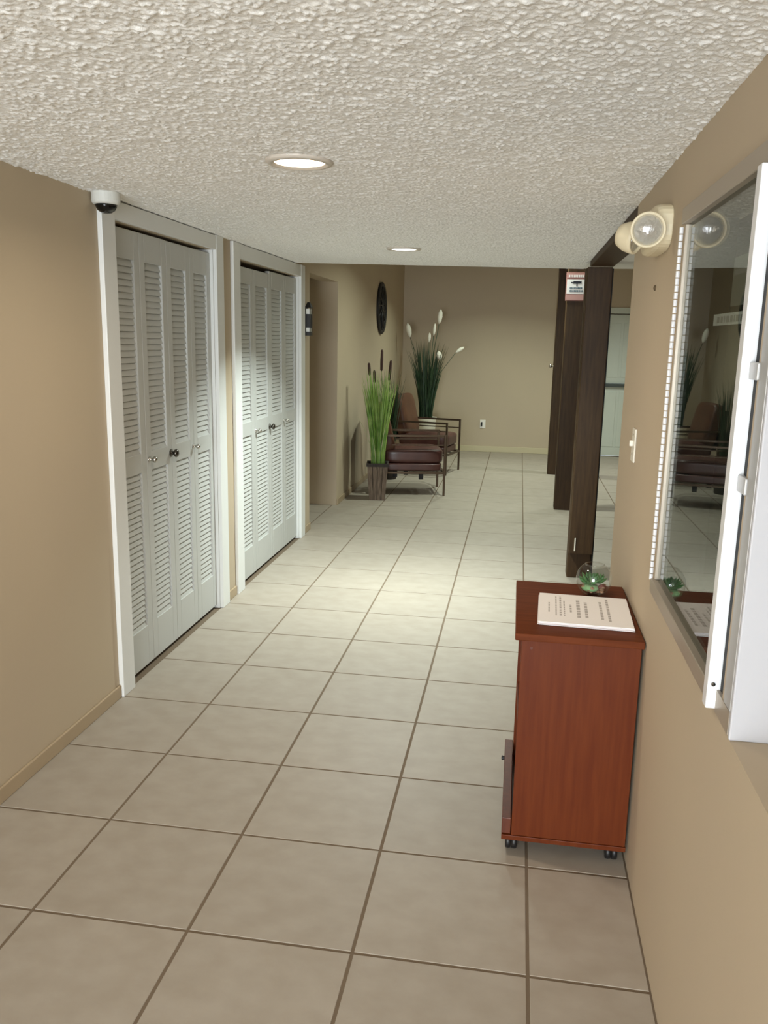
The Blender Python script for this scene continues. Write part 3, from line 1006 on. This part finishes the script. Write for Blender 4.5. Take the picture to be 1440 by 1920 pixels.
# ------------------------------------------------------------------ plants
def blades(n, base_r, height, spread, width, seed, droop=0.35, hvar=0.35, z0=0.0, stiff=1.0):
    r_ = random.Random(seed)
    mb = MB()
    for k in range(n):
        a = r_.uniform(0, 6.283)
        rb = base_r * math.sqrt(r_.random())
        hgt = height * (1 - hvar * r_.random())
        out = spread * (0.15 + 0.85 * r_.random() ** 1.3) * hgt
        a2 = a + r_.uniform(-0.6, 0.6)
        w = width * r_.uniform(0.6, 1.1)
        tw = r_.uniform(0, 3.14)
        side = Vector((math.cos(tw), math.sin(tw), 0)) * w
        m = 6
        base = len(mb.v)
        for i in range(m + 1):
            t = i / m
            p = Vector((rb * math.cos(a) + out * t ** (1.6 * stiff) * math.cos(a2), rb * math.sin(a) + out * t ** (1.6 * stiff) * math.sin(a2), z0 + hgt * (t - droop * 0.5 * (out / hgt) * t ** 3)))
            if i == m:
                mb.v.append(tuple(p))
            else:
                ws_ = side * (1 - 0.75 * t)
                mb.v += [tuple(p - ws_), tuple(p + ws_)]
        for i in range(m - 1):
            q = base + 2 * i
            mb.f.append((q, q + 1, q + 3, q + 2))
        q = base + 2 * (m - 1)
        mb.f.append((q, q + 1, q + 2))
    return mb


# cattail planter in front of the near chair
pl = thing('cattail_planter', 'square wooden slat planter with bright green grass and brown cattails', 'potted plant', (-0.998, 6.275, 0), math.radians(8))
hb, ht, H_ = 0.078, 0.104, 0.375
for side in range(4):
    for k in range(4):
        u0, u1 = -1 + 0.5 * k + 0.025, -1 + 0.5 * (k + 1) - 0.025
        def pt(u, z, off):
            f = hb + (ht - hb) * z / H_
            return (u * f, -f + off, z)
        lo = [pt(u0, 0.0, 0), pt(u1, 0.0, 0), pt(u1, 0.0, 0.012), pt(u0, 0.0, 0.012)]
        hi = [pt(u0, H_ - 0.03, 0), pt(u1, H_ - 0.03, 0), pt(u1, H_ - 0.03, 0.012), pt(u0, H_ - 0.03, 0.012)]
        MB().hexa(lo, hi).build('slat', 'potwood', pl, rot=(0, 0, side * math.pi / 2))
mb = MB()
mb.hexa([(-hb + .013, -hb + .013, 0.001), (hb - .013, -hb + .013, 0.001), (hb - .013, hb - .013, 0.001), (-hb + .013, hb - .013, 0.001)],
        [(-ht + .015, -ht + .015, H_ - .045), (ht - .015, -ht + .015, H_ - .045), (ht - .015, ht - .015, H_ - .045), (-ht + .015, ht - .015, H_ - .045)])
mb.build('liner', 'soil', pl)
for side in range(4):
    MB().box(-ht - 0.006, ht - 0.008, -ht - 0.006, -ht + 0.010, H_ - 0.032, H_).build('rim_board', 'potdark', pl, rot=(0, 0, side * math.pi / 2))
o = blades(300, 0.062, 1.0, 0.18, 0.0085, 3, z0=H_ - 0.05, hvar=0.38).build('grass_blades', 'green', pl)
o['kind'] = 'stuff'
o = blades(14, 0.06, 0.62, 0.34, 0.006, 8, z0=H_ - 0.05, hvar=0.4, droop=0.9).build('straw_blades', 'greenpale', pl)
o['kind'] = 'stuff'
for (dx, dy, zt3, L_) in ((-0.105, 0.0, 1.355, 0.125), (-0.052, 0.02, 1.285, 0.125), (0.022, 0.02, 1.485, 0.21), (0.112, -0.01, 1.385, 0.20)):
    top = Vector((dx, dy, zt3))
    bot = Vector((dx * 0.25, dy * 0.25, H_ - 0.05))
    d = (top - bot).normalized()
    p0_ = top - d * L_
    hd = MB().tube([p0_, p0_ + d * 0.012, p0_ + d * L_ * 0.5, top - d * 0.015, top], [0.004, 0.0125, 0.0145, 0.0125, 0.004], 10).build('cattail', 'cattail', pl, smooth=True)
    MB().tube([bot, p0_], 0.0025, 5).build('stem', 'green', hd)

# plumed plant in the far corner
pw = thing('plume_planter', 'dark green grass plant with white plumes in a white pot in the far corner', 'potted plant', (-0.885, 9.55, 0))
MB().lathe([(0.10, 0.0), (0.105, 0.01), (0.145, 0.50), (0.152, 0.53), (0.152, 0.545), (0.138, 0.545), (0.132, 0.50), (0.02, 0.49)], 32).build('pot', 'whitepot', pw, smooth=True)
MB().lathe([(0.131, 0.488), (0.131, 0.50), (0.01, 0.512)], 20).build('soil', 'soil', pw)
o = blades(260, 0.085, 1.16, 0.25, 0.0105, 21, z0=0.49, hvar=0.5).build('grass_blades', 'greendark', pw)
o['kind'] = 'stuff'
for (wx, wz, L_, r_, tilt) in ((-0.718, 1.985, 0.19, 0.034, 0.10), (-1.165, 1.80, 0.19, 0.036, -0.22), (-0.395, 1.50, 0.14, 0.026, 0.95), (-0.735, 1.44, 0.12, 0.038, -0.25), (-0.79, 1.80, 0.16, 0.022, 0.1), (-0.86, 1.68, 0.13, 0.022, 0.05)):
    top = Vector((wx + 0.885, rnd.uniform(-0.12, 0.02), wz))
    d = Vector((math.sin(tilt), 0, math.cos(tilt)))
    p0_ = top - d * L_
    pr = MB().tube([p0_, p0_ + d * L_ * 0.2, p0_ + d * L_ * 0.5, p0_ + d * L_ * 0.8, top], [0.006, r_ * 0.75, r_, r_ * 0.8, 0.005], 12).build('plume', 'plume', pw, smooth=True)
    b0 = Vector((0.03 * math.copysign(1, top.x), 0, 0.5))
    mid = b0.lerp(p0_, 0.55) + Vector((-0.25 * (p0_.x - b0.x), 0, 0.08))
    MB().tube([b0, mid, p0_], 0.004, 6).build('stem', 'greendark', pr, smooth=True)

# dark grass plant between the chairs
pg = thing('grass_plant', 'dark olive grass plant standing between the two lounge chairs by the wall', 'potted plant', (-1.08, 7.55, 0))
MB().lathe([(0.085, 0.0), (0.09, 0.01), (0.115, 0.30), (0.120, 0.32), (0.108, 0.32), (0.10, 0.28), (0.01, 0.275)], 28).build('pot', 'potdark', pg, smooth=True)
MB().lathe([(0.1, 0.274), (0.1, 0.28), (0.01, 0.285)], 20).build('soil', 'soil', pg)
o = blades(120, 0.06, 1.02, 0.16, 0.008, 33, z0=0.27, hvar=0.45).build('grass_blades', 'greendark', pg)
o['kind'] = 'stuff'
o = blades(9, 0.05, 0.9, 0.26, 0.007, 39, z0=0.27, hvar=0.3, droop=0.9).build('straw_blades', 'greenpale', pg)
o['kind'] = 'stuff'
